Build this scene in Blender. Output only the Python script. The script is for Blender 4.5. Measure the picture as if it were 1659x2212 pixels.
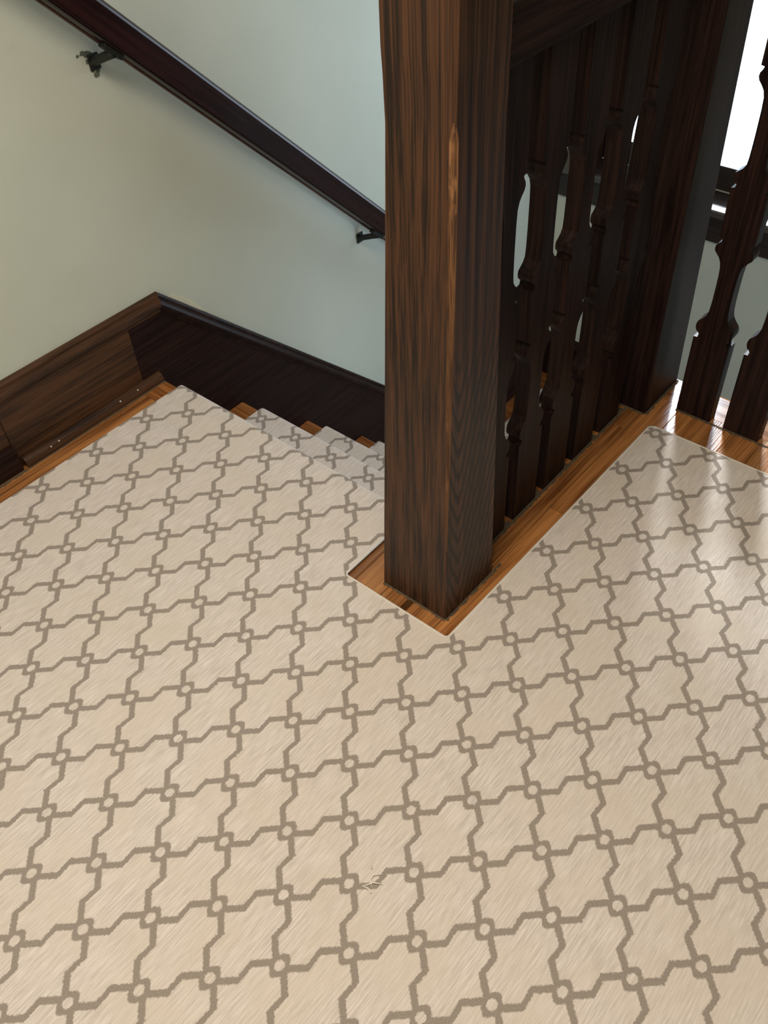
import bpy, bmesh, math, random
from mathutils import Vector, Matrix
random.seed(7)
for o in list(bpy.data.objects): bpy.data.objects.remove(o)
scene = bpy.context.scene
COL = scene.collection

# ------------------------------------------------------------------ camera
CAMX, CAMY, CAMZ = -0.7025, -0.7740, 1.4994
cd = bpy.data.cameras.new('camera'); cam = bpy.data.objects.new('camera', cd); COL.objects.link(cam)
cd.sensor_fit = 'VERTICAL'; cd.sensor_height = 36.0; cd.lens = 1934.35 / 2212 * 36.0
cd.clip_start = 0.02; cd.clip_end = 200
Rcv = Matrix(((0.64260204, -0.76468221, -0.04820515), (-0.57073852, -0.4357472, -0.69597552), (0.51119484, 0.47474782, -0.71644563)))
rot = Rcv.transposed() @ Matrix(((1, 0, 0), (0, -1, 0), (0, 0, -1)))
cam.matrix_world = Matrix.Translation((CAMX, CAMY, CAMZ)) @ rot.to_4x4()
scene.camera = cam

# ------------------------------------------------------------------ world, lights, exposure
w = bpy.data.worlds.new('world'); scene.world = w; w.use_nodes = True
bg = w.node_tree.nodes['Background']; bg.inputs[0].default_value = (0.66, 0.82, 1.0, 1); bg.inputs[1].default_value = 7.8
vs = scene.view_settings
vs.view_transform = 'Standard'; vs.look = 'None'; vs.gamma = 1.0; vs.use_curve_mapping = False; vs.exposure = 0.22

sl = bpy.data.lights.new('hazy_sun', 'SUN'); sl.energy = 12.0; sl.angle = 0.20; sl.color = (0.86, 0.93, 1.0)
so = bpy.data.objects.new('hazy_sun', sl); COL.objects.link(so)
_az, _el = math.radians(27), math.radians(33)
so.rotation_euler = Vector((-math.cos(_az) * math.cos(_el), -math.sin(_az) * math.cos(_el), -math.sin(_el))).to_track_quat('-Z', 'Y').to_euler(); so.location = (6, 3, 4)

def area(name, loc, target, sx, sy, power, color, portal=False):
    l = bpy.data.lights.new(name, 'AREA'); l.shape = 'RECTANGLE'; l.size = sx; l.size_y = sy
    l.energy = power; l.color = color
    o = bpy.data.objects.new(name, l); COL.objects.link(o); o.location = loc
    o.rotation_euler = (Vector(target) - Vector(loc)).to_track_quat('-Z', 'Y').to_euler()
    if portal: l.cycles.is_portal = True
    return o
WX = 2.53                       # far wall plane
WIN = (0.12, 0.915, -0.140, 1.50)   # y0 y1 z0 z1 of the window opening
area('window_daylight', (WX + 0.12, (WIN[0] + WIN[1]) / 2, (WIN[2] + WIN[3]) / 2), (0, (WIN[0] + WIN[1]) / 2, (WIN[2] + WIN[3]) / 2), WIN[1] - WIN[0], WIN[3] - WIN[2], 1, (1, 1, 1), portal=True)
LX, LY = -0.68, -0.28             # ceiling lamp
area('ceiling_lamp_light', (LX, LY, 2.46), (LX, LY, 0), 1.1, 1.1, 54, (1.0, 0.905, 0.815))
WIN2 = (1.30, 2.45, -1.15, 0.10)   # x0 x1 z0 z1 of the unseen right-wall window, added to brighten the stairwell
area('added_side_window_daylight', ((WIN2[0] + WIN2[1]) / 2, -2.02, (WIN2[2] + WIN2[3]) / 2), ((WIN2[0] + WIN2[1]) / 2, 0, (WIN2[2] + WIN2[3]) / 2), WIN2[1] - WIN2[0], WIN2[3] - WIN2[2], 1, (1, 1, 1), portal=True)

# ------------------------------------------------------------------ node helpers
class NT:
    def __init__(s, name):
        s.m = bpy.data.materials.new(name); s.m.use_nodes = True
        s.t = s.m.node_tree; s.b = s.t.nodes['Principled BSDF']; s.o = s.t.nodes['Material Output']
    def n(s, typ, **kw):
        x = s.t.nodes.new(typ)
        for k, v in kw.items(): setattr(x, k, v)
        return x
    def l(s, a, b): s.t.links.new(a, b)
    def set(s, sock, v):
        if isinstance(v, bpy.types.NodeSocket): s.l(v, sock)
        else: sock.default_value = v
    def M(s, op, a, b=None, c=None, clamp=False):
        x = s.n('ShaderNodeMath', operation=op); x.use_clamp = clamp
        s.set(x.inputs[0], a)
        if b is not None: s.set(x.inputs[1], b)
        if c is not None: s.set(x.inputs[2], c)
        return x.outputs[0]
    def step(s, v, lo, hi):      # smooth 0..1 from lo to hi
        x = s.n('ShaderNodeMapRange', interpolation_type='SMOOTHSTEP')
        s.set(x.inputs['Value'], v); s.set(x.inputs['From Min'], lo); s.set(x.inputs['From Max'], hi)
        return x.outputs['Result']
    def noise(s, vec, scale, detail=3, rough=0.55):
        x = s.n('ShaderNodeTexNoise'); s.set(x.inputs['Vector'], vec); x.inputs['Scale'].default_value = scale
        x.inputs['Detail'].default_value = detail; x.inputs['Roughness'].default_value = rough
        return x.outputs['Fac']
    def mapv(s, vec, scale=(1, 1, 1), loc=(0, 0, 0), rot=(0, 0, 0)):
        x = s.n('ShaderNodeMapping'); s.set(x.inputs['Vector'], vec); x.inputs['Scale'].default_value = scale
        x.inputs['Location'].default_value = loc; x.inputs['Rotation'].default_value = rot
        return x.outputs['Vector']
    def mix(s, f, a, b, blend='MIX'):
        x = s.n('ShaderNodeMix', data_type='RGBA', blend_type=blend)
        s.set(x.inputs[0], f); s.set(x.inputs[6], a); s.set(x.inputs[7], b)
        return x.outputs[2]
    def bump(s, h, strength, dist=0.001):
        x = s.n('ShaderNodeBump'); s.set(x.inputs['Height'], h); x.inputs['Strength'].default_value = strength
        x.inputs['Distance'].default_value = dist; s.l(x.outputs[0], s.b.inputs['Normal'])
    def objvec(s, rnd=True):
        tc = s.n('ShaderNodeTexCoord')
        if not rnd: return tc.outputs['Object']
        oi = s.n('ShaderNodeObjectInfo'); v = s.n('ShaderNodeVectorMath', operation='MULTIPLY_ADD')
        s.l(tc.outputs['Object'], v.inputs[0]); v.inputs[1].default_value = (1, 1, 1)
        cb = s.n('ShaderNodeCombineXYZ')
        for i, k in enumerate((7.3, 3.1, 11.7)): s.l(s.M('MULTIPLY', oi.outputs['Random'], k), cb.inputs[i])
        s.l(cb.outputs[0], v.inputs[2])
        return v.outputs[0]
def C3(c): return (c[0], c[1], c[2], 1)

def wood(name, dark, light, axis=2, gscale=55, stretch=0.035, rough=0.38, contrast=(0.36, 0.66), cath=None, spec=0.5, bump=0.25, worn=None, vary=0.0, coat=0.0, tilt=0.0):
    n = NT(name); v = n.objvec()
    if tilt: v = n.mapv(v, rot=(0, tilt, 0))
    sc = [1, 1, 1]; sc[axis] = stretch
    big = n.noise(n.mapv(v, tuple(k * 1.0 for k in sc)), 9, 2)
    # bend the grain
    bend = n.n('ShaderNodeVectorMath', operation='MULTIPLY_ADD')
    bv = n.n('ShaderNodeTexNoise'); n.l(n.mapv(v, tuple((1 if k == 1 else 0.25) for k in sc)), bv.inputs['Vector']); bv.inputs['Scale'].default_value = 6; bv.inputs['Detail'].default_value = 1
    n.l(bv.outputs['Color'], bend.inputs[0]); bend.inputs[1].default_value = (0.02, 0.02, 0.02) if axis == 2 else (0.03, 0.03, 0.03); n.l(v, bend.inputs[2])
    g1 = n.noise(n.mapv(bend.outputs[0], tuple(sc)), gscale, 4, 0.6)
    g2 = n.noise(n.mapv(v, tuple((k if k == 1 else stretch * 0.5) for k in sc)), gscale * 4.5, 2, 0.5)
    f = n.M('ADD', n.M('MULTIPLY', g1, 0.56), n.M('MULTIPLY', g2, 0.32))
    f = n.M('ADD', f, n.M('MULTIPLY', big, 0.12))
    if cath:                     # cathedral figure on the face that looks along -y, tips pointing down
        x0c, ztop = cath
        spc = n.n('ShaderNodeSeparateXYZ'); tcc = n.n('ShaderNodeTexCoord'); n.l(tcc.outputs['Object'], spc.inputs[0])
        dx = n.M('SUBTRACT', spc.outputs[0], x0c); bn = n.M('MULTIPLY', n.M('SUBTRACT', bv.outputs['Fac'], 0.5), 0.09)
        arm = n.M('SQRT', n.M('ADD', n.M('MULTIPLY', dx, dx), 0.00003))
        ph = n.M('FRACT', n.M('ADD', n.M('DIVIDE', n.M('ADD', n.M('SUBTRACT', spc.outputs[2], n.M('MULTIPLY', arm, 3.6)), bn), 0.062), 20.0))
        late = n.M('MULTIPLY', n.step(ph, 0.45, 0.9), n.M('SUBTRACT', 1.0, n.step(ph, 0.93, 1.0)))
        ge = n.n('ShaderNodeNewGeometry'); sn = n.n('ShaderNodeSeparateXYZ'); n.l(ge.outputs['Normal'], sn.inputs[0])
        late = n.M('MULTIPLY', n.M('MULTIPLY', late, n.M('LESS_THAN', sn.outputs[1], -0.8)), n.M('SUBTRACT', 1.0, n.step(spc.outputs[2], ztop - 0.25, ztop)))
        f = n.M('SUBTRACT', f, n.M('MULTIPLY', late, 0.25))
    k = n.step(f, *contrast)
    col = n.mix(k, C3(dark), C3(light))
    if vary:
        oi = n.n('ShaderNodeObjectInfo')
        hs = n.n('ShaderNodeHueSaturation'); n.l(col, hs.inputs['Color'])
        n.l(n.M('ADD', 1 - vary, n.M('MULTIPLY', oi.outputs['Random'], 2 * vary)), hs.inputs['Value']); col = hs.outputs['Color']
    if worn:
        wf = n.step(n.noise(n.mapv(v, (1, 1, 0.35) if axis == 2 else (1, 1, 1)), 26, 4, 0.65), 0.52, 0.66)
        szz = n.n('ShaderNodeSeparateXYZ'); tcz = n.n('ShaderNodeTexCoord'); n.l(tcz.outputs['Object'], szz.inputs[0])
        zz = n.step(szz.outputs[2], 0.68, 0.80)      # the arris is rubbed bare at hand height
        wf = n.M('MULTIPLY', wf, n.M('ADD', 0.35, n.M('MULTIPLY', zz, 0.65)))
        col = n.mix(zz, n.mix(0.55, col, (0.045, 0.019, 0.009, 1)), col)
        col = n.mix(wf, col, C3(worn))
    n.l(col, n.b.inputs['Base Color'])
    n.l(n.M('ADD', rough - 0.06, n.M('MULTIPLY', g1, 0.12)), n.b.inputs['Roughness'])
    n.b.inputs['Specular IOR Level'].default_value = spec
    if coat: n.b.inputs['Coat Weight'].default_value = coat; n.b.inputs['Coat Roughness'].default_value = 0.25
    n.bump(n.M('ADD', g1, g2), bump, 0.0012)
    return n.m

def plain(name, col, rough=0.5, metal=0.0, spec=0.5, var=0.0, vscale=40):
    n = NT(name)
    if var:
        f = n.noise(n.objvec(False), vscale, 4)
        n.l(n.mix(f, C3([c * (1 - var) for c in col]), C3([c * (1 + var) for c in col])), n.b.inputs['Base Color'])
        n.bump(f, 0.2, 0.001)
    else: n.b.inputs['Base Color'].default_value = C3(col)
    n.b.inputs['Roughness'].default_value = rough; n.b.inputs['Metallic'].default_value = metal; n.b.inputs['Specular IOR Level'].default_value = spec
    return n.m

# carpet ------------------------------------------------------------------
LA = 0.165; LB = 0.165 * 0.8793286605
def carpet_mat():
    n = NT('trellis_carpet')
    uv = n.n('ShaderNodeUVMap', uv_map='flat'); sp = n.n('ShaderNodeSeparateXYZ')
    # knitted-step wobble of the outlines
    wob = n.n('ShaderNodeTexNoise'); n.l(uv.outputs[0], wob.inputs['Vector']); wob.inputs['Scale'].default_value = 260; wob.inputs['Detail'].default_value = 1
    add = n.n('ShaderNodeVectorMath', operation='MULTIPLY_ADD'); sub = n.n('ShaderNodeVectorMath', operation='SUBTRACT')
    n.l(wob.outputs['Color'], sub.inputs[0]); sub.inputs[1].default_value = (0.5, 0.5, 0.5)
    n.l(sub.outputs[0], add.inputs[0]); add.inputs[1].default_value = (0.005, 0.005, 0); n.l(uv.outputs[0], add.inputs[2])
    n.l(add.outputs[0], sp.inputs[0]); U, V = sp.outputs[0], sp.outputs[1]
    A = n.M('DIVIDE', U, LA); B = n.M('DIVIDE', V, LB)
    i = n.M('SUBTRACT', A, B); j = n.M('SUBTRACT', n.M('MULTIPLY', A, -1.0), B)
    def cell(x):
        t = n.M('FRACT', n.M('ADD', x, 100.0))
        c = n.M('SUBTRACT', n.M('FRACT', n.M('ADD', x, 100.5)), 0.5)
        return t, c
    ti, fi = cell(i); tj, fj = cell(j)
    def curve(t):
        r = n.n('ShaderNodeMapRange'); n.l(t, r.inputs['Value']); r.inputs['From Min'].default_value = 0.41; r.inputs['From Max'].default_value = 0.585
        r.inputs['To Min'].default_value = 0.098; r.inputs['To Max'].default_value = -0.094
        tri = n.M('SUBTRACT', 1.0, n.M('ABSOLUTE', n.M('SUBTRACT', n.M('MULTIPLY', t, 2.0), 1.0)))
        return n.M('MULTIPLY', r.outputs['Result'], n.M('ADD', 0.55, n.M('MULTIPLY', tri, 0.54)))
    def dist(x, t):
        ind = n.M('SUBTRACT', 1.0, n.step(n.M('ABSOLUTE', n.M('SUBTRACT', t, 0.4975)), 0.07, 0.10))
        return n.M('DIVIDE', n.M('ABSOLUTE', n.M('SUBTRACT', x, curve(t))), n.M('ADD', 1.0, n.M('MULTIPLY', ind, 0.30)))
    d1 = dist(fj, ti); d2 = dist(fi, tj)
    line = n.M('SUBTRACT', 1.0, n.step(n.M('MINIMUM', d1, d2), 0.038, 0.064))
    q4 = n.M('ADD', n.M('POWER', n.M('ABSOLUTE', fi), 4.0), n.M('POWER', n.M('ABSOLUTE', fj), 4.0))
    box = n.M('MAXIMUM', n.M('POWER', q4, 0.25), n.M('MULTIPLY', n.M('ABSOLUTE', n.M('ADD', fi, fj)), 0.70))
    boxm = n.M('SUBTRACT', 1.0, n.step(box, 0.140, 0.166))
    rad = n.M('SQRT', n.M('ADD', n.M('MULTIPLY', fi, fi), n.M('MULTIPLY', fj, fj)))
    hole = n.step(rad, 0.064, 0.090)
    mask = n.M('MULTIPLY', n.M('MAXIMUM', line, boxm), hole)
    # woven ribs run along the flight
    rib = n.noise(n.mapv(uv.outputs[0], (20, 290, 1)), 1.0, 2, 0.6)
    rib2 = n.noise(n.mapv(uv.outputs[0], (48, 640, 1)), 1.0, 2, 0.6)
    fuzz = n.noise(uv.outputs[0], 520, 2, 0.7)
    blot = n.noise(uv.outputs[0], 7, 2)
    rb = n.M('ADD', n.M('MULTIPLY', rib, 0.55), n.M('ADD', n.M('MULTIPLY', rib2, 0.25), n.M('MULTIPLY', fuzz, 0.2)))
    k = n.step(rb, 0.30, 0.70)
    base = n.mix(k, (0.475, 0.405, 0.345, 1), (0.71, 0.63, 0.56, 1))
    base = n.mix(n.step(blot, 0.4, 0.65), base, n.mix(0.5, base, (0.58, 0.50, 0.40, 1)))
    ln = n.mix(n.step(fuzz, 0.3, 0.7), (0.235, 0.195, 0.157, 1), (0.325, 0.272, 0.222, 1))
    n.l(n.mix(mask, base, ln), n.b.inputs['Base Color'])
    n.b.inputs['Roughness'].default_value = 0.95; n.b.inputs['Specular IOR Level'].default_value = 0.1
    n.b.inputs['Sheen Weight'].default_value = 0.15
    n.bump(n.M('SUBTRACT', rb, n.M('MULTIPLY', mask, 0.12)), 0.35, 0.003)
    return n.m

def wall_mat(name, col):
    n = NT(name); v = n.objvec(False)
    big = n.noise(v, 2.2, 3); fine = n.noise(v, 240, 2, 0.6); mid = n.noise(v, 14, 4)
    c = n.mix(n.step(big, 0.35, 0.65), C3([x * 0.97 for x in col]), C3([x * 1.03 for x in col]))
    c = n.mix(n.M('MULTIPLY', n.step(mid, 0.62, 0.8), 0.25), c, C3([x * 0.86 for x in col]))
    n.l(c, n.b.inputs['Base Color']); n.b.inputs['Roughness'].default_value = 0.72; n.b.inputs['Specular IOR Level'].default_value = 0.3
    n.bump(n.M('ADD', fine, n.M('MULTIPLY', mid, 1.5)), 0.12, 0.002)
    return n.m

M = {}
M['carpet'] = carpet_mat()
M['binding'] = plain('carpet_binding', (0.62, 0.56, 0.48), 0.95, spec=0.1, var=0.15, vscale=300)
M['wall'] = wall_mat('sage_paint', (0.515, 0.535, 0.445))
M['ceiling'] = wall_mat('ceiling_paint', (0.72, 0.71, 0.68))
M['newel'] = wood('newel_wood', (0.012, 0.0060, 0.0038), (0.080, 0.033, 0.0135), 2, 85, 0.014, 0.46, (0.38, 0.60), cath=(-0.040, 0.72), spec=0.3, bump=0.3)
M['newel_worn'] = wood('worn_edge_wood', (0.05, 0.022, 0.010), (0.24, 0.105, 0.038), 2, 120, 0.03, 0.5, (0.38, 0.6), spec=0.3, bump=0.4, worn=(0.30, 0.14, 0.055))
M['dark'] = wood('dark_stained_wood', (0.008, 0.0042, 0.0036), (0.030, 0.0138, 0.0102), 2, 90, 0.03, 0.42, (0.38, 0.64), spec=0.09, bump=0.3)
M['dark_x'] = wood('dark_skirting_wood', (0.010, 0.005, 0.0045), (0.028, 0.0125, 0.009), 0, 80, 0.03, 0.45, (0.38, 0.64), spec=0.10, bump=0.3)
M['sill'] = wood('polished_sill_wood', (0.012, 0.007, 0.006), (0.03, 0.016, 0.012), 1, 60, 0.03, 0.28, (0.38, 0.64), spec=0.8, bump=0.03, coat=1.0)
M['dark_y'] = wood('dark_window_wood', (0.010, 0.006, 0.005), (0.030, 0.015, 0.011), 1, 80, 0.03, 0.3, (0.38, 0.64), spec=0.5, bump=0.2)
M['base'] = wood('baseboard_wood', (0.014, 0.0062, 0.003), (0.074, 0.031, 0.0115), 0, 46, 0.06, 0.42, (0.36, 0.62), spec=0.3, bump=0.3)
M['rail'] = wood('mahogany_rail', (0.010, 0.0035, 0.0035), (0.024, 0.007, 0.006), 0, 70, 0.03, 0.28, (0.36, 0.66), spec=0.2, bump=0.15, tilt=-math.atan(0.974))
M['rail_worn'] = wood('worn_rail_edge', (0.03, 0.010, 0.007), (0.12, 0.045, 0.022), 0, 90, 0.06, 0.4, (0.4, 0.6), spec=0.2, bump=0.3, tilt=-math.atan(0.974))
M['floor'] = wood('varnished_pine', (0.13, 0.042, 0.011), (0.44, 0.185, 0.055), 0, 48, 0.05, 0.16, (0.33, 0.66), spec=1.0, bump=0.2, vary=0.18)
M['floor_y'] = wood('varnished_pine_nosing', (0.135, 0.042, 0.011), (0.38, 0.15, 0.042), 1, 48, 0.05, 0.16, (0.33, 0.66), spec=1.0, bump=0.2, vary=0.12)
M['sub'] = plain('subfloor', (0.05, 0.03, 0.02), 0.9)
M['iron'] = plain('black_iron', (0.012, 0.014, 0.011), 0.55, 0.3, var=0.3, vscale=120)
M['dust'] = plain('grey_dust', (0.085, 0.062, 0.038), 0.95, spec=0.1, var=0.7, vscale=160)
M['chip'] = plain('chipped_plaster', (0.11, 0.115, 0.085), 0.9, spec=0.1, var=0.7, vscale=180)
M['cream'] = plain('old_cream_paint', (0.62, 0.60, 0.45), 0.7, spec=0.2, var=0.08)
M['thread'] = plain('cream_thread', (0.80, 0.72, 0.62), 0.9, spec=0.1)
M['joint'] = plain('dark_joint', (0.01, 0.007, 0.005), 0.9, spec=0.1)
def glass_mat():
    n = NT('window_glass')
    tr = n.n('ShaderNodeBsdfTransparent'); gl = n.n('ShaderNodeBsdfGlossy'); gl.inputs['Roughness'].default_value = 0.03
    fr = n.n('ShaderNodeFresnel'); fr.inputs['IOR'].default_value = 1.45
    mx = n.n('ShaderNodeMixShader'); n.l(fr.outputs[0], mx.inputs[0]); n.l(tr.outputs[0], mx.inputs[1]); n.l(gl.outputs[0], mx.inputs[2])
    n.l(mx.outputs[0], n.o.inputs['Surface']); return n.m
M['glass'] = glass_mat()
nl = NT('lamp_glass'); nl.b.inputs['Base Color'].default_value = (0.9, 0.88, 0.8, 1); nl.b.inputs['Roughness'].default_value = 0.4
M['lampglass'] = nl.m
M['brass'] = plain('brass', (0.45, 0.30, 0.10), 0.35, 1.0)

# ------------------------------------------------------------------ mesh helpers
def new(name, data, parent=None, loc=(0, 0, 0)):
    o = bpy.data.objects.new(name, data); COL.objects.link(o); o.location = loc
    if parent: o.parent = parent
    return o
def mesh(name, verts, faces, mat, smooth=False):
    me = bpy.data.meshes.new(name); me.from_pydata([tuple(v) for v in verts], [], faces); me.validate(); me.update()
    bm = bmesh.new(); bm.from_mesh(me); bmesh.ops.recalc_face_normals(bm, faces=bm.faces); bm.to_mesh(me); bm.free()
    for m in (mat if isinstance(mat, (list, tuple)) else [mat]): me.materials.append(m)
    if smooth:
        for p in me.polygons: p.use_smooth = True
    return me
def part(name, parent, verts, faces, mat, smooth=False, origin=None):
    og = Vector(origin) if origin else (parent.location if parent else Vector())
    v = [Vector(p) - og for p in verts]
    o = new(name, mesh(name, v, faces, mat, smooth), parent, (0, 0, 0) if parent else og)
    return o
BOXF = [(0, 1, 2, 3), (7, 6, 5, 4), (0, 4, 5, 1), (1, 5, 6, 2), (2, 6, 7, 3), (3, 7, 4, 0)]
def boxv(x0, x1, y0, y1, z0, z1): return [(x0, y0, z0), (x1, y0, z0), (x1, y1, z0), (x0, y1, z0), (x0, y0, z1), (x1, y0, z1), (x1, y1, z1), (x0, y1, z1)]
def bev(o, w=0.002, seg=2, ang=30):
    m = o.modifiers.new('bevel', 'BEVEL'); m.width = w; m.segments = seg; m.limit_method = 'ANGLE'; m.angle_limit = math.radians(ang); return o
def box(name, parent, x0, x1, y0, y1, z0, z1, mat, bevel=0.0):
    o = part(name, parent, boxv(x0, x1, y0, y1, z0, z1), BOXF, mat)
    if bevel: bev(o, bevel)
    return o
def extr(name, parent, prof, a, b, mat, plane='yz', smooth=False, origin=None):
    """closed profile of 2-d points swept between a and b along the remaining axis; a/b may be functions of the profile point"""
    fa = a if callable(a) else (lambda p: a); fb = b if callable(b) else (lambda p: b)
    def mk(p, t): return (t, p[0], p[1]) if plane == 'yz' else ((p[0], t, p[1]) if plane == 'xz' else (p[0], p[1], t))
    n = len(prof); vs_ = [mk(p, fa(p)) for p in prof] + [mk(p, fb(p)) for p in prof]
    fs = [tuple(range(n)), tuple(range(2 * n - 1, n - 1, -1))] + [(k, (k + 1) % n, n + (k + 1) % n, n + k) for k in range(n)]
    return part(name, parent, vs_, fs, mat, smooth, origin)
def empty(name, loc=(0, 0, 0)):
    o = bpy.data.objects.new(name, None); COL.objects.link(o); o.location = loc; o.empty_display_size = 0.05; return o
def tag(o, label, cat, group=None):
    o['label'] = label; o['category'] = cat
    if group: o['group'] = group
    return o
def struct(o, label=None):
    o['kind'] = 'structure'
    if label: o['label'] = label
    return o
def stuff(o): o['kind'] = 'stuff'; return o
def tube(name, parent, pts, r, mat, sides=6, origin=None):
    vs_, fs = [], []; n = len(pts)
    for k, p in enumerate(pts):
        p = Vector(p); d = (Vector(pts[min(k + 1, n - 1)]) - Vector(pts[max(k - 1, 0)])).normalized()
        up = Vector((0, 0, 1)) if abs(d.z) < 0.9 else Vector((1, 0, 0))
        s = d.cross(up).normalized(); t = s.cross(d)
        rr = r[k] if isinstance(r, (list, tuple)) else r
        for q in range(sides):
            a = 2 * math.pi * q / sides; vs_.append(p + s * math.cos(a) * rr + t * math.sin(a) * rr)
    for k in range(n - 1):
        for q in range(sides): fs.append((k * sides + q, k * sides + (q + 1) % sides, (k + 1) * sides + (q + 1) % sides, (k + 1) * sides + q))
    fs += [tuple(range(sides)), tuple(range((n - 1) * sides, n * sides))]
    return part(name, parent, vs_, fs, mat, True, origin)

# ------------------------------------------------------------------ dimensions of the place
ZF = -0.008                    # bare boards; carpet top lies at z = 0
RUN, RISE = 0.261, 0.252; NX = 0.411     # carpeted nosing k at x = NX + RUN*k, z = -RISE*k
NST = 5; ZL = ZF - RISE * NST            # lower landing
WY = 1.085                     # left wall plane
XE, YR, XB, ZC = 1.240, -1.9, -2.0, 2.5  # landing edge, right wall, back wall, ceiling

# ------------------------------------------------------------------ room shell
T = 0.12
wl = struct(box('wall_left', None, XB, WX + T, WY, WY + T, ZL - 0.1, ZC, M['wall']), 'pale sage painted wall behind the handrail')
vv, ff = [], []
for (a, b, c, d) in ((XB, WIN2[0], ZL - 0.1, ZC), (WIN2[1], WX + T, ZL - 0.1, ZC), (WIN2[0], WIN2[1], ZL - 0.1, WIN2[2]), (WIN2[0], WIN2[1], WIN2[3], ZC)):
    k = len(vv); vv += boxv(a, b, YR - T, YR, c, d); ff += [tuple(i + k for i in f) for f in BOXF]
struct(part('wall_right', None, vv, ff, M['wall']), 'pale sage painted wall of the landing')
w2 = struct(empty('added_window_2', ((WIN2[0] + WIN2[1]) / 2, YR, WIN2[2])), 'unseen dark-framed window added in the right wall to light the stairwell')  # out of view, added so daylight reaches the far wall and lower left wall
for a, b, c, d in ((WIN2[0], WIN2[0] + 0.05, WIN2[2], WIN2[3]), (WIN2[1] - 0.05, WIN2[1], WIN2[2], WIN2[3])): box('sash_stile', w2, a, b, YR - 0.08, YR - 0.04, c, d, M['dark'])
for c, d in ((WIN2[2], WIN2[2] + 0.05), (WIN2[3] - 0.05, WIN2[3])): box('sash_rail', w2, WIN2[0] + 0.05, WIN2[1] - 0.05, YR - 0.08, YR - 0.04, c, d, M['dark_x'])
box('pane', w2, WIN2[0] + 0.05, WIN2[1] - 0.05, YR - 0.062, YR - 0.058, WIN2[2] + 0.05, WIN2[3] - 0.05, M['glass'])
wb = struct(box('wall_back', None, XB - T, XB, YR, WY, -0.1, ZC, M['wall']), 'pale sage painted wall behind the landing')
struct(box('ceiling', None, XB, WX + T, YR, WY, ZC, ZC + 0.05, M['ceiling']), 'white painted ceiling')
# far wall with the window opening
y0, y1, z0, z1 = WIN
vv, ff = [], []
for (a, b, c, d) in ((YR, y0, ZL - 0.1, ZC), (y1, WY, ZL - 0.1, ZC), (y0, y1, ZL - 0.1, z0), (y0, y1, z1, ZC)):
    k = len(vv); vv += boxv(WX, WX + T, a, b, c, d); ff += [tuple(i + k for i in f) for f in BOXF]
struct(part('wall_far', None, vv, ff, M['wall']), 'pale sage painted wall around the stair window')

# window
wn = struct(empty('window_1', (WX, (y0 + y1) / 2, z0)), 'dark-framed window above the lower landing')
fw = 0.035
box('jamb', wn, WX - 0.005, WX + T, y0, y0 + 0.02, z0, z1, M['dark'])
box('jamb', wn, WX - 0.005, WX + T, y1 - 0.02, y1, z0, z1, M['dark'])
box('head', wn, WX - 0.005, WX + T, y0 + 0.02, y1 - 0.02, z1 - 0.02, z1, M['dark_y'])
for nm, a, b, c, d in (('sash_rail', y0 + 0.02, y1 - 0.02, z0, z0 + 0.090), ('sash_rail', y0 + 0.02, y1 - 0.02, z1 - 0.055, z1 - 0.02), ('sash_rail', y0 + 0.02, y1 - 0.02, 0.80, 0.84),
                       ('sash_stile', y0 + 0.02, y0 + 0.05, z0 + 0.090, z1 - 0.055), ('sash_stile', y1 - 0.05, y1 - 0.02, z0 + 0.090, z1 - 0.055)):
    box(nm, wn, WX + 0.008, WX + 0.045, a, b, c, d, M['dark_y'], 0.003)
for c, d in ((z0 + 0.090, 0.80), (0.84, z1 - 0.055)):
    box('pane', wn, WX + 0.024, WX + 0.028, y0 + 0.05, y1 - 0.05, c, d, M['glass'])
for a, b in ((y0 - 0.10, y0), (y1, y1 + 0.10)):
    box('casing', wn, WX - 0.022, WX, a, b, z0, z1, M['dark'], 0.004)
box('casing', wn, WX - 0.022, WX, y0 - 0.10, y1 + 0.10, z1, z1 + 0.1, M['dark_y'], 0.004)
box('sill', wn, WX - 0.150, WX + 0.05, y0 - 0.7, WY - 0.002, -0.168, -0.1405, M['sill'], 0.006)
box('apron', wn, WX - 0.022, WX, y0 - 0.66, WY - 0.002, -0.335, -0.168, M['dark_y'], 0.004)

# ------------------------------------------------------------------ floor of the landing
fl = struct(empty('floor', (0, 0, ZF)), 'varnished orange pine floorboards bordering the carpet')
# slab: L shape around the stair opening
vv, ff = [], []
for (a, b, c, d) in ((XB, 0.33, YR, WY), (0.33, 1.13, YR, 0.02)):
    k = len(vv); vv += boxv(a, b, c, d, -0.22, ZF - 0.016); ff += [tuple(i + k for i in f) for f in BOXF]
part('subfloor', fl, vv, ff, M['sub'])
PW = 0.0725
plank_cache = {}
def plank(x0, x1, ya, yb, mat, nm='plank'):
    L, W = round(x1 - x0, 4), round(yb - ya, 4)
    key = (L, W, mat.name)
    if key not in plank_cache:
        e = 0.0009
        hx, hy = L / 2, W / 2
        vs_ = [(-hx, -hy, -0.016), (hx, -hy, -0.016), (hx, hy, -0.016), (-hx, hy, -0.016), (-hx, -hy, -e), (hx, -hy, -e), (hx, hy, -e), (-hx, hy, -e),
               (-hx + e, -hy + e, 0), (hx - e, -hy + e, 0), (hx - e, hy - e, 0), (-hx + e, hy - e, 0)]
        fs = [(0, 1, 2, 3)] + [(k, (k + 1) % 4, 4 + (k + 1) % 4, 4 + k) for k in range(4)] + [(4 + k, 4 + (k + 1) % 4, 8 + (k + 1) % 4, 8 + k) for k in range(4)] + [(8, 9, 10, 11)]
        plank_cache[key] = mesh('plank', vs_, fs, mat)
    return new(nm, plank_cache[key], fl, ((x0 + x1) / 2, (ya + yb) / 2, 0))
g = 0.0004
rnd = random.Random(3)
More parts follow.
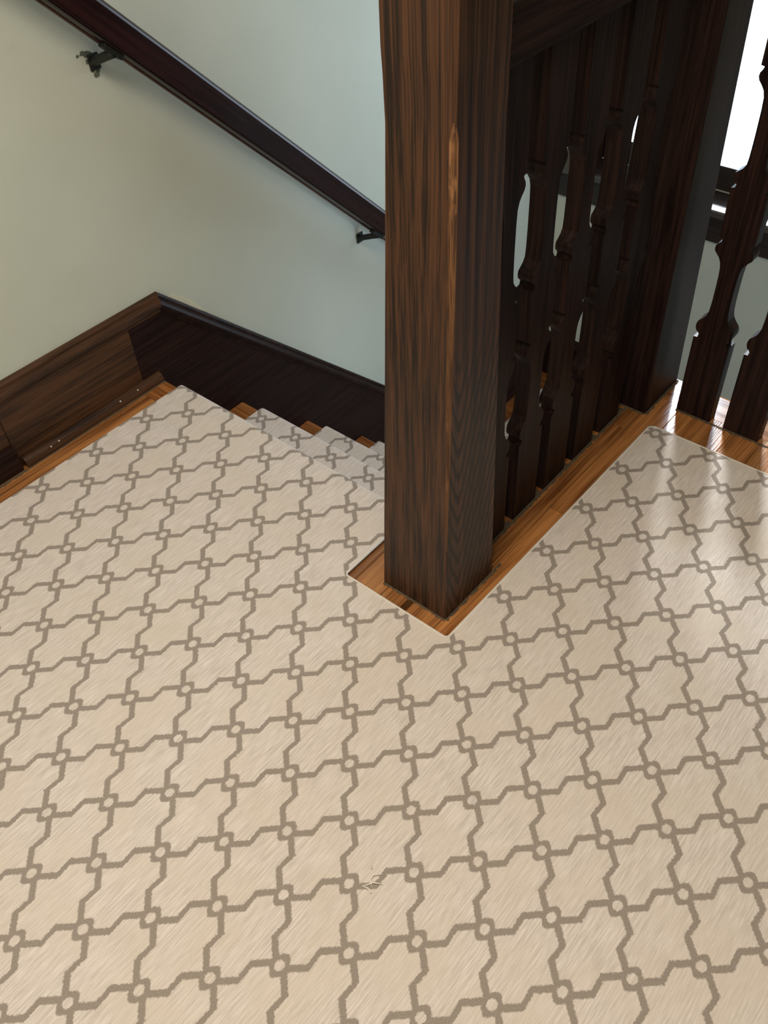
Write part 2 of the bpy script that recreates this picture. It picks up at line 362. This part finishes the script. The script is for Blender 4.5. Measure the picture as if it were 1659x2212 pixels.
# boards along x: seams at y = -0.146 + n*PW
def seam(n): return -0.146 + n * PW
NB0 = 0.318           # joint with the nosing board of the flight
# border along the left wall, in lengths
for n in range(14, 18):
    a, b = seam(n), min(seam(n + 1), WY)
    if b - a < 0.01: continue
    cuts = [XB + 0.7, -0.75 + 0.2 * (n % 3), NB0]
    for c0, c1 in zip(cuts[:-1], cuts[1:]): plank(c0 + g, c1 - g, a + g, b - g, M['floor'])
# around the newel, beside the balustrade and in the far corner
for n in range(-14, 5):
    a, b = seam(n), seam(n + 1)
    if n >= 2: plank(0.05, NB0 - g, a + g, min(b, 0.26) - g, M['floor']); continue
    if n >= -1:
        x = 0.05 + 0.06 * (n % 2)
        c = [x, 0.62 + 0.23 * (n % 2) + 0.12 * n, 1.135]
        for c0, c1 in zip(c[:-1], c[1:]): plank(c0 + g, c1 - g, a + g, b - g if n != 1 else 0.018, M['floor'])
    else:
        plank(0.80, 1.135 - g, a + g, b - g, M['floor'])
# nosing boards: across the head of the flight and along the far edge
def nosing_profile(x0, x1, zt, th):
    r = th / 2; p = [(x0, zt - th), (x0, zt)]
    for k in range(7):
        a = math.pi / 2 - math.pi * k / 6; p.append((x1 - r + r * math.cos(a), zt - r + r * math.sin(a)))
    return p
extr('nosing_board', fl, nosing_profile(NB0 + g, NX - 0.012, ZF, 0.028), 0.020, WY - 0.03, M['floor_y'], 'xz')
for ya, yb in ((-0.62, 0.020), (-1.3, -0.622)):
    extr('nosing_board', fl, nosing_profile(1.135 + g, XE, ZF - 0.0005, 0.028), ya, yb, M['floor_y'], 'xz')

# fascia panels below the landing edges
struct(box('trim_1', None, 0.39, 1.17, 0.0, 0.018, ZL, ZF - 0.03, M['dark_x']), 'dark wooden panelling under the balustrade beside the stairs')
struct(box('trim_2', None, 1.15, 1.17, YR, 0.0, ZL, ZF - 0.03, M['dark']), 'dark wooden panelling under the far landing edge')
lf = struct(box('floor_lower_landing', None, 1.17, WX, YR, WY, ZL - 0.05, ZL, M['floor_y']), 'varnished wooden floor of the lower landing')

# dust lines and grime against the woodwork (no one could count it)
def dust_strip(pts, width, nrm, seed, h=0.0016):
    r = random.Random(seed); P = []
    for (a, b) in zip(pts[:-1], pts[1:]):
        L = math.dist(a, b); m = max(2, int(L / 0.004))
        for k in range(m): P.append((a[0] + (b[0] - a[0]) * k / m, a[1] + (b[1] - a[1]) * k / m))
    P.append(pts[-1]); vs_, fs = [], []
    for k, (x, y) in enumerate(P):
        wv = width * (0.30 + 0.35 * r.random() + 0.25 * abs(math.sin(k * 0.37 + seed)))
        vs_ += [(x, y, ZF + h), (x + nrm[0] * wv, y + nrm[1] * wv, ZF + 0.0004)]
        if k: q = 2 * k; fs.append((q - 2, q, q + 1, q - 1))
    return vs_, fs
def dust(list_):
    vv, ff = [], []
    for a in list_:
        v, f = dust_strip(*a); k = len(vv); vv += v; ff += [tuple(i + k for i in q) for q in f]
    return stuff(part('dust', fl, vv, ff, M['dust'], origin=(0, 0, ZF)))

# ------------------------------------------------------------------ staircase
st = tag(empty('staircase', (NX, 0.55, ZL)), 'flight of wooden stairs going down between the wall and the balustrade', 'staircase')
for k in range(0, NST):
    zt = ZF - RISE * k
    if k: 
        x0t, x1t = NX + RUN * (k - 1) - 0.036, NX + RUN * k - 0.012
        extr('tread', st, nosing_profile(x0t, x1t, zt, 0.028), 0.0185, WY - 0.026, M['floor_y'], 'xz')
    xr = NX + RUN * k - 0.036
    box('riser', st, xr - 0.018, xr, 0.0185, WY - 0.026, zt - RISE + 0.0, zt - 0.0285, M['dark_y'])

# ------------------------------------------------------------------ carpet
CY0, CY1 = 0.166, 0.981
def carpet():
    vs_, fs, uvs = [], [], []
    def quad(p, u):
        k = len(vs_); vs_.extend(p); uvs.extend(u); fs.append((k, k + 1, k + 2, k + 3))
    def rect(xa, xb, ya, yb, nx=1, ny=1):
        for i in range(nx):
            for j in range(ny):
                a, b = xa + (xb - xa) * i / nx, xa + (xb - xa) * (i + 1) / nx; c, d = ya + (yb - ya) * j / ny, ya + (yb - ya) * (j + 1) / ny
                quad([(a, c, 0), (b, c, 0), (b, d, 0), (a, d, 0)], [(a, c), (b, c), (b, d), (a, d)])
    XC = 0.170
    rect(XB + 0.02, XC, YR + 0.1, -0.114); rect(XB + 0.02, XC, -0.114, CY0); rect(XB + 0.02, XC, CY0, CY1)
    # beside the balustrade; the far edge runs very slightly out of square
    quad([(XC, YR + 0.1, 0), (1.022, YR + 0.1, 0), (1.010, -0.118, 0), (XC, -0.114, 0)], [(XC, YR + 0.1), (1.022, YR + 0.1), (1.010, -0.118), (XC, -0.114)])
    # strip over the steps
    path = [(XC, 0.0)]
    for k in range(NST + 1):
        nx, z = NX + RUN * k, -RISE * k
        if k == NST: path.append((2.385, z)); break
        r = 0.016
        for q in range(7):
            a = math.radians(90 - 30 * q) if q < 6 else math.radians(-80)
            path.append((nx - r + r * math.cos(a), z - r + r * math.sin(a)))
        path.append((nx - 0.028, z - 2 * r - 0.006))
        path.append((nx - 0.028, z - RISE + 0.010)); path.append((nx - 0.024, z - RISE + 0.002)); path.append((nx - 0.016, z - RISE))
    s = XC
    ycut = [CY0, 0.43, 0.70, CY1]
    for (a, b) in zip(path[:-1], path[1:]):
        L = math.dist(a, b)
        for ya, yb in zip(ycut[:-1], ycut[1:]):
            quad([(a[0], ya, a[1]), (b[0], ya, b[1]), (b[0], yb, b[1]), (a[0], yb, a[1])], [(s, ya), (s + L, ya), (s + L, yb), (s, yb)])
        s += L
    # side edges of the strip and cut edges (thickness)
    t = 0.0078
    def wallq(p, q, up, uq):
        quad([p, q, (q[0], q[1], q[2] - t), (p[0], p[1], p[2] - t)], [up, uq, uq, up])
    edge = [(XC, CY0), (XC, -0.114), (1.010, -0.118), (1.022, YR + 0.1)]
    for p, q in zip(edge[:-1], edge[1:]): wallq((*p, 0), (*q, 0), p, q)
    wallq((XB + 0.02, CY1, 0), (XC, CY1, 0), (XB, CY1), (XC, CY1))
    s = XC
    for y in (CY0, CY1):
        s = XC
        for (a, b) in zip(path[:-1], path[1:]):
            L = math.dist(a, b); d = Vector((b[0] - a[0], b[1] - a[1])).normalized(); nrm = (d.y * t, -d.x * t)
            quad([(a[0], y, a[1]), (b[0], y, b[1]), (b[0] + nrm[0], y, b[1] + nrm[1]), (a[0] + nrm[0], y, a[1] + nrm[1])], [(s, y), (s + L, y), (s + L, y), (s, y)])
            s += L
    me = bpy.data.meshes.new('carpet'); me.from_pydata(vs_, [], fs)
    ul = me.uv_layers.new(name='flat')
    for lp in me.loops: ul.data[lp.index].uv = uvs[lp.vertex_index]
    me.materials.append(M['carpet']); me.update()
    o = new('carpet', me)
    bm = bmesh.new(); bm.from_mesh(me); bmesh.ops.remove_doubles(bm, verts=bm.verts, dist=0.00005); bmesh.ops.recalc_face_normals(bm, faces=bm.faces); bm.to_mesh(me); bm.free()
    tag(o, 'beige carpet with taupe trellis pattern covering the landing and the steps', 'carpet')
    r = 0.0034
    tube('edge_binding', o, [(0.405, CY0, -0.002), (XC + 0.006, CY0, -0.002), (XC, CY0 - 0.006, -0.002), (XC, -0.108, -0.002), (XC + 0.006, -0.115, -0.002), (1.000, -0.119, -0.002), (1.012, -0.130, -0.002), (1.0225, YR + 0.12, -0.002)], r, M['binding'])
    return o, path
carp, cpath = carpet()
# lower landing carpet lies on the lower boards in one piece with the flight's strip; a loose pulled thread on the landing
th = empty('loose_thread', (-0.307, -0.318, 0))
k = 0
for pts in ([(0.020, -0.004), (0.012, 0.004), (0.004, 0.004), (-0.002, -0.004)], [(0.010, -0.016), (0.002, -0.004), (-0.006, 0.002), (-0.012, 0.008), (-0.010, -0.004), (-0.013, -0.012)], [(0.022, 0.016), (0.018, 0.014)]):
    P = [(-0.307 + a, -0.318 + b, 0.003 + 0.003 * math.sin(1.7 * q)) for q, (a, b) in enumerate(pts)]
    tube('strand', th, P, 0.0011, M['thread'], 5)
tag(th, 'small pulled cream thread lying on the trellis carpet', 'thread')

# ------------------------------------------------------------------ baseboard and stair skirting on the left wall
bl = struct(empty('baseboard_left', (0.1, WY, ZF)), 'brown wooden baseboard with moulded cap and shoe along the wall')
BT = 0.226                                  # top of the cap
XJ, XM = 0.338, 0.463                       # board joint, mitre of the cap
SL = -0.978
def capline(x): return BT + SL * (x - XM)
capP = [(WY, 0.0), (WY - 0.010, -0.001), (WY - 0.014, -0.006), (WY - 0.016, -0.013), (WY - 0.026, -0.017), (WY - 0.031, -0.024), (WY - 0.030, -0.032), (WY - 0.026, -0.038), (WY - 0.0265, -0.044), (WY, -0.044)]
# flat cap ends on the mitre plane; sloping cap starts there
mang = math.atan(SL) / 2                    # half of the fall
box('board', bl, -0.066, XJ, WY - 0.024, WY, ZF, BT - 0.040, M['base'])
extr('cap_moulding', bl, [(y, BT + h) for y, h in capP], XB + 0.7, lambda p: XM + (p[1] - BT) * math.tan(-mang), M['base'], 'yz')
shoe = [(WY - 0.024, ZF)]
for q in range(7):
    a = math.radians(15 * q); shoe.append((WY - 0.024 - 0.020 * math.cos(a), ZF + 0.026 * math.sin(a)))
extr('shoe_moulding', bl, shoe, -0.056, 0.392, M['base'], 'yz', False)
pl = struct(box('trim_3', None, -0.62, -0.0665, WY - 0.040, WY, ZF, 0.066, M['dark_x'], 0.003), 'dark wooden plinth block where the baseboard ends')
box('board', bl, XB + 0.7, -0.068, WY - 0.024, WY, ZF + 0.076, BT - 0.040, M['base'])

sk = struct(empty('trim_4', (1.0, WY, -0.4)), 'dark wooden stair skirting running down the wall')
XS = 1.66
zs = lambda x: capline(x)
skp = [(XJ + 0.001, ZF), (XJ + 0.001, BT - 0.040), (XM - 0.017, BT - 0.040), (XS, zs(XS) - 0.06), (WX, zs(XS) - 0.06), (WX, ZL), (XS, ZL), (XS - 0.06, ZL), (NX - 0.05, -0.30), (NX - 0.05, ZF - 0.028), (NX - 0.012, ZF - 0.02), (NX - 0.012, ZF)]
skp = [(XJ + 0.001, ZF - 0.02), (XJ + 0.001, BT - 0.040), (XM - 0.014, BT - 0.036), (XS, zs(XS) - 0.050), (XS, ZL), (XS - 0.3, ZL), (XJ + 0.001, -0.35)]
extr('board', sk, skp, WY - 0.0245, WY, M['dark_x'], 'xz')
c_, s_ = math.cos(math.atan(SL)), math.sin(math.atan(SL))
# sloping cap: profile measured square to the slope
vs_, n = [], len(capP)
for (y, h) in capP:                          # upper end on the mitre plane
    xs = XM + h * math.tan(-mang); vs_.append((xs, y, BT + h))
for (y, h) in capP:
    # square offset h from the slope line, at the foot
    bx, bz = XS, zs(XS); vs_.append((bx + h * -s_, y, bz + h * c_))
fs = [tuple(range(n)), tuple(range(2 * n - 1, n - 1, -1))] + [(k, (k + 1) % n, n + (k + 1) % n, n + k) for k in range(n)]
part('cap_moulding', sk, vs_, fs, M['dark_x'])
# level skirting of the lower landing
for nm, args in (('board', (XS, WX, WY - 0.024, WY, ZL, ZL + 0.19)), ('board', (WX - 0.024, WX, YR, WY - 0.024, ZL, ZL + 0.19))):
    box(nm, sk, *args, M['dark_x'])
extr('cap_moulding', sk, [(y, ZL + 0.234 + h) for y, h in capP], XS - 0.02, WX, M['dark_x'], 'yz')
extr('cap_moulding', sk, [(WX + (y - WY), ZL + 0.234 + h) for y, h in capP], YR, WY - 0.03, M['dark_x'], 'xz')

# marks on the wall: missed paint above the skirting, broken plaster at the bracket
def wall_patch(name, pts, mat, t=0.0008, seed=1, jag=0.002):
    r = random.Random(seed); P = [(x + r.uniform(-jag, jag), z + r.uniform(-jag, jag)) for x, z in pts]; m = len(P)
    v = [(x, WY, z) for x, z in P] + [(x, WY - t, z) for x, z in P]
    f = [tuple(range(m)), tuple(range(2 * m - 1, m - 1, -1))] + [(k, (k + 1) % m, m + (k + 1) % m, m + k) for k in range(m)]
    return part(name, wl, v, f, mat, origin=wl.location)
wall_patch('paint_patch', [(0.500, 0.190), (0.512, 0.194), (0.54, 0.174), (0.57, 0.143), (0.600, 0.105), (0.612, 0.082), (0.585, 0.106), (0.55, 0.141), (0.52, 0.170)], M['cream'], jag=0.001)
def blob(cx, cz, rx, rz, seed, m=11):
    r = random.Random(seed); return [(cx + rx * (0.65 + 0.5 * r.random()) * math.cos(2 * math.pi * k / m), cz + rz * (0.65 + 0.5 * r.random()) * math.sin(2 * math.pi * k / m)) for k in range(m)]
for q, (cx, cz, rx, rz) in enumerate(((0.425, 0.828, 0.0045, 0.004), (0.438, 0.830, 0.008, 0.006), (0.450, 0.826, 0.010, 0.009), (0.446, 0.812, 0.006, 0.006), (0.458, 0.812, 0.007, 0.010), (0.455, 0.795, 0.009, 0.008), (0.461, 0.780, 0.007, 0.007), (0.466, 0.792, 0.006, 0.010))):
    wall_patch('plaster_chip', blob(cx, cz, rx, rz, 20 + q), M['chip'], t=0.0005 + 0.0002 * q, seed=q, jag=0.0006)
wall_patch('paint_patch', [(1.262, 0.050), (1.275, 0.052), (1.284, 0.036), (1.286, 0.018), (1.274, 0.016), (1.264, 0.03)], M['cream'], seed=5)

# ------------------------------------------------------------------ handrail on the wall
RS = -0.974
hr = tag(empty('wall_handrail', (0.80, WY, 0.50)), 'dark mahogany handrail sloping down the sage wall', 'handrail')
def railtop(x): return 0.945 + RS * (x - 0.455)
rc, rs = math.cos(math.atan(RS)), math.sin(math.atan(RS))
def rail_sweep(name, prof, mat, xa, xb, smooth=False):
    m = len(prof); v = []
    for x in (xa, xb):
        for (y, h) in prof: v.append((x - h * rs, y, railtop(x) + h * rc))
    f = [tuple(range(m)), tuple(range(2 * m - 1, m - 1, -1))] + [(k, (k + 1) % m, m + (k + 1) % m, m + k) for k in range(m)]
    return part(name, hr, v, f, mat, smooth)
RX0, RX1 = -0.35, 1.75
bev(rail_sweep('rail', [(0.985, -0.058), (0.985, -0.006), (0.989, 0.0), (0.998, 0.006), (1.012, 0.008), (1.028, 0.005), (1.036, -0.004), (1.037, -0.058)], M['rail'], RX0, RX1), 0.0015, 2, 20)
bev(rail_sweep('lower_moulding', [(0.9905, -0.058), (0.9895, -0.0595), (0.9915, -0.0615), (1.000, -0.0635), (1.032, -0.0640), (1.034, -0.058)], M['rail'], RX0, RX1), 0.001, 1, 20)
bev(rail_sweep('worn_arris', [(1.020, -0.0636), (1.021, -0.0660), (1.024, -0.0668), (1.033, -0.0668), (1.034, -0.0636)], M['rail_worn'], RX0, RX1), 0.0006, 1, 20)
for bx_, bz_ in ((0.452, 0.815), (1.262, 0.035)):
    # arm from a wall plate up to a strap under the rail
    xr = bx_ + 0.012
    zr = railtop(xr) - 0.0668 / rc
    # strap lying along the underside
    v = []
    for x in (xr + 0.047 - 0.020, xr + 0.047 + 0.018):
        for (y, h) in ((0.998, -0.0630), (0.998, -0.0735), (1.019, -0.0735), (1.019, -0.0630)): v.append((x - h * rs, y, railtop(x) + h * rc))
    f = [(0, 1, 2, 3), (7, 6, 5, 4)] + [(k, (k + 1) % 4, 4 + (k + 1) % 4, 4 + k) for k in range(4)]
    b_ = bev(part('bracket', hr, v, f, M['iron']), 0.001)
    arm = tube('arm', None, [(xr, 1.004, zr - 0.004), (xr - 0.002, 1.025, zr - 0.012), (xr - 0.006, 1.055, zr - 0.024), (xr - 0.009, WY - 0.004, zr - 0.034)], 0.0098, M['iron'], 8, origin=(0, 0, 0))
    arm.parent = b_; arm.location = -(Vector(hr.location))
    pl_ = part('wall_plate', None, boxv(xr - 0.017, xr + 0.011, WY - 0.006, WY, zr - 0.052, zr - 0.018), BOXF, M['iron'], origin=(0, 0, 0)); bev(pl_, 0.002)
    pl_.parent = b_; pl_.location = -(Vector(hr.location))

# ------------------------------------------------------------------ newel posts
def newel(name, cx0, cy0, cx1, cy1, w0, w1, wt, label, worn=True):
    """tapering square post with chamfered arrises; (cx0, cy0) centre at the floor, (cx1, cy1) at z = 1"""
    e = empty(name, (cx0, cy0, ZF))
    lv = [(ZF, w0, 0.0015), (0.20, None, 0.002), (0.32, None, 0.004), (0.62, None, 0.008), (0.80, None, 0.0095), (0.985, None, 0.0090), (1.012, None, 0.003)]
    L = []
    for z, ww, ch in lv:
        t = z / 1.0; wd = w0 + (w1 - w0) * t
        L.append((z, cx0 + (cx1 - cx0) * t, cy0 + (cy1 - cy0) * t, wd / 2, ch))
    for z, wd, ch in ((1.050, wt * 0.985, 0.005), (1.085, wt, 0.006), (1.22, wt, 0.010), (1.235, wt - 0.01, 0.010)):
        t = min(z, 1.0); L.append((z, cx0 + (cx1 - cx0) * t, cy0 + (cy1 - cy0) * t, wd / 2, ch))
    vs_, fs, mi = [], [], []
    for (z, x, y, h, c) in L:
        for (sx, sy, o) in ((-1, -1, 0), (-1, -1, 1), (1, -1, 1), (1, -1, 0), (1, 1, 0), (1, 1, 1), (-1, 1, 1), (-1, 1, 0)):
            cc = c if (sx < 0 and sy < 0) else 0.4 * c
            if o == 0: vs_.append((x + sx * h, y + sy * (h - cc), z))
            else: vs_.append((x + sx * (h - cc), y + sy * h, z))
    for k in range(len(L) - 1):
        for q in range(8):
            fs.append((k * 8 + q, k * 8 + (q + 1) % 8, k * 8 + 8 + (q + 1) % 8, k * 8 + 8 + q)); mi.append(1 if (q % 2 == 0 and 1 <= k <= 5 and worn) else 0)
    fs.append(tuple(range((len(L) - 1) * 8, len(L) * 8))); mi.append(0); fs.append(tuple(range(8))); mi.append(0)
    o = part('shaft', e, vs_, fs, [M['newel'] if worn else M['dark'], M['newel_worn']])
    for p, m in zip(o.data.polygons, mi): p.material_index = m
    ct = L[-1]
    cap = box('cap', e, ct[1] - wt / 2 - 0.02, ct[1] + wt / 2 + 0.02, ct[2] - wt / 2 - 0.02, ct[2] + wt / 2 + 0.02, 1.235, 1.275, M['dark'], 0.008)
    return tag(e, label, 'newel post')
N1 = newel('newel_post', 0.2935, 0.0035, 0.3015, -0.0105, 0.167, 0.1225, 0.1245, 'thick tapering brown newel post with worn orange edge, ringed by carpet')
N2 = newel('newel_post', 1.138, 0.005, 1.138, -0.004, 0.175, 0.130, 0.137, 'dark newel post in the corner where the two balustrades meet', worn=False)

# ------------------------------------------------------------------ balustrades
PR = [(0.0, .045), (.226, .045), (.2265, .036), (.236, .034), (.2405, .037), (.244, .042), (.252, .0452), (.262, .0452), (.270, .0425), (.276, .037), (.283, .031), (.291, .026), (.305, .0228), (.33, .0215), (.37, .0212), (.40, .0216), (.418, .0228), (.430, .0255), (.440, .0305), (.447, .037), (.453, .0425), (.460, .0438), (.467, .0425), (.473, .038), (.478, .033), (.485, .032), (.4865, .040), (.53, .0405), (.600, .0405), (.6015, .033), (.609, .031), (.613, .035), (.618, .0395), (.626, .041), (.633, .0395), (.638, .033), (.644, .026), (.653, .0205), (.67, .0188), (.71, .018), (.765, .0183), (.788, .0196), (.801, .0235), (.810, .030), (.817, .0365), (.824, .039), (.831, .038), (.837, .034), (.8425, .032), (.844, .0395), (1.030, .0395)]
def baluster_mesh(th):
    vs_, fs = [], []
    for z, h in PR:
        for y in (-th / 2, th / 2): vs_ += [(-h, y, z), (h, y, z)]
    n = len(PR)
    for k in range(n - 1):
        a, b = 4 * k, 4 * k + 4
        fs += [(a, a + 1, b + 1, b), (a + 3, a + 2, b + 2, b + 3), (a + 2, a, b, b + 2), (a + 1, a + 3, b + 3, b + 1)]
    fs += [(0, 1, 3, 2), (4 * n - 4, 4 * n - 3, 4 * n - 1, 4 * n - 2)]
    return mesh('baluster', vs_, fs, M['dark'])
bme = baluster_mesh(0.034)
def rail_bar(name, parent, x0, x1, y0, y1, z0, z1): return box(name, parent, x0, x1, y0, y1, z0, z1, M['dark_x'] if (x1 - x0) > (y1 - y0) else M['dark_y'], 0.008)
BA = tag(empty('balustrade', (0.70, -0.012, ZF)), 'dark wooden balustrade of cut-out balusters beside the stairs', 'balustrade')
for x in (0.452, 0.579, 0.705, 0.832, 0.961):
    new('baluster', bme, BA, (x - 0.70, 0, 0))
rail_bar('top_rail', BA, 0.367, 1.069, -0.045, 0.035, 1.022, 1.105)
BB = tag(empty('balustrade', (1.132, -0.60, ZF)), 'dark wooden balustrade of cut-out balusters in front of the window', 'balustrade')
for n in range(8):
    o = new('baluster', bme, BB, (0, (-0.1825 - 0.1265 * n) + 0.60, 0)); o.rotation_euler.z = math.pi / 2
rail_bar('top_rail', BB, 1.099, 1.179, -1.25, -0.073, 1.022, 1.105)

# grime lines at the foot of the posts and balusters
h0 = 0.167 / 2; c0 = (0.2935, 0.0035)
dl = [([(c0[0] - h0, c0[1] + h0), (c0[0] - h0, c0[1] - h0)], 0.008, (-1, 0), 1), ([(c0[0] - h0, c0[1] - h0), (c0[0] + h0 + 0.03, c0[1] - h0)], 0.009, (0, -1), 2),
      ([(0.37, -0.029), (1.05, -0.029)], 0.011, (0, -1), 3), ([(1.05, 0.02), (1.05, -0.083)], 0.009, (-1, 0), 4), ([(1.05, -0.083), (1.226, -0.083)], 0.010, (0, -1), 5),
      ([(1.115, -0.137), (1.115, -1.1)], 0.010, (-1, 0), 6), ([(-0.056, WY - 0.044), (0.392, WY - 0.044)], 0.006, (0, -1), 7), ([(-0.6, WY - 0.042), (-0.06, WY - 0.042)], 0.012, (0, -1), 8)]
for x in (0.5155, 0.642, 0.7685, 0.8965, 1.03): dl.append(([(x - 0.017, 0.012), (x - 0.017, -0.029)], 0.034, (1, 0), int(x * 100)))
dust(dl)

# ------------------------------------------------------------------ ceiling lamp (above the frame)
lp = tag(empty('ceiling_lamp', (LX, LY, ZC)), 'flush ceiling lamp with a square frame above the landing', 'lamp')
for a, b, c, d in ((-0.5, 0.5, 0.46, 0.5), (-0.5, 0.5, -0.5, -0.46), (-0.5, -0.46, -0.46, 0.46), (0.46, 0.5, -0.46, 0.46)):
    box('frame', lp, LX + a, LX + b, LY + c, LY + d, ZC - 0.05, ZC - 0.0005, M['brass'])

# flecks of white paint on the shoe moulding and the posts
def fleck(parent, x, y, z, r):
    v, f = [], []
    for k in range(8):
        a = 2 * math.pi * k / 8; q = r * (0.7 + 0.5 * random.random()); v.append((x + q * math.cos(a), y, z + q * math.sin(a)))
    v = [(p[0], p[1] - 0.0006, p[2]) for p in v] + [(p[0], p[1] + 0.001, p[2]) for p in v]
    f = [tuple(range(8)), tuple(range(15, 7, -1))] + [(k, (k + 1) % 8, 8 + (k + 1) % 8, 8 + k) for k in range(8)]
    return part('paint_fleck', parent, v, f, M['thread'])
for x, z in ((0.045, 0.012), (0.020, 0.010), (0.245, 0.012), (0.305, 0.013)): fleck(bl, x, WY - 0.0405, z, 0.0022)
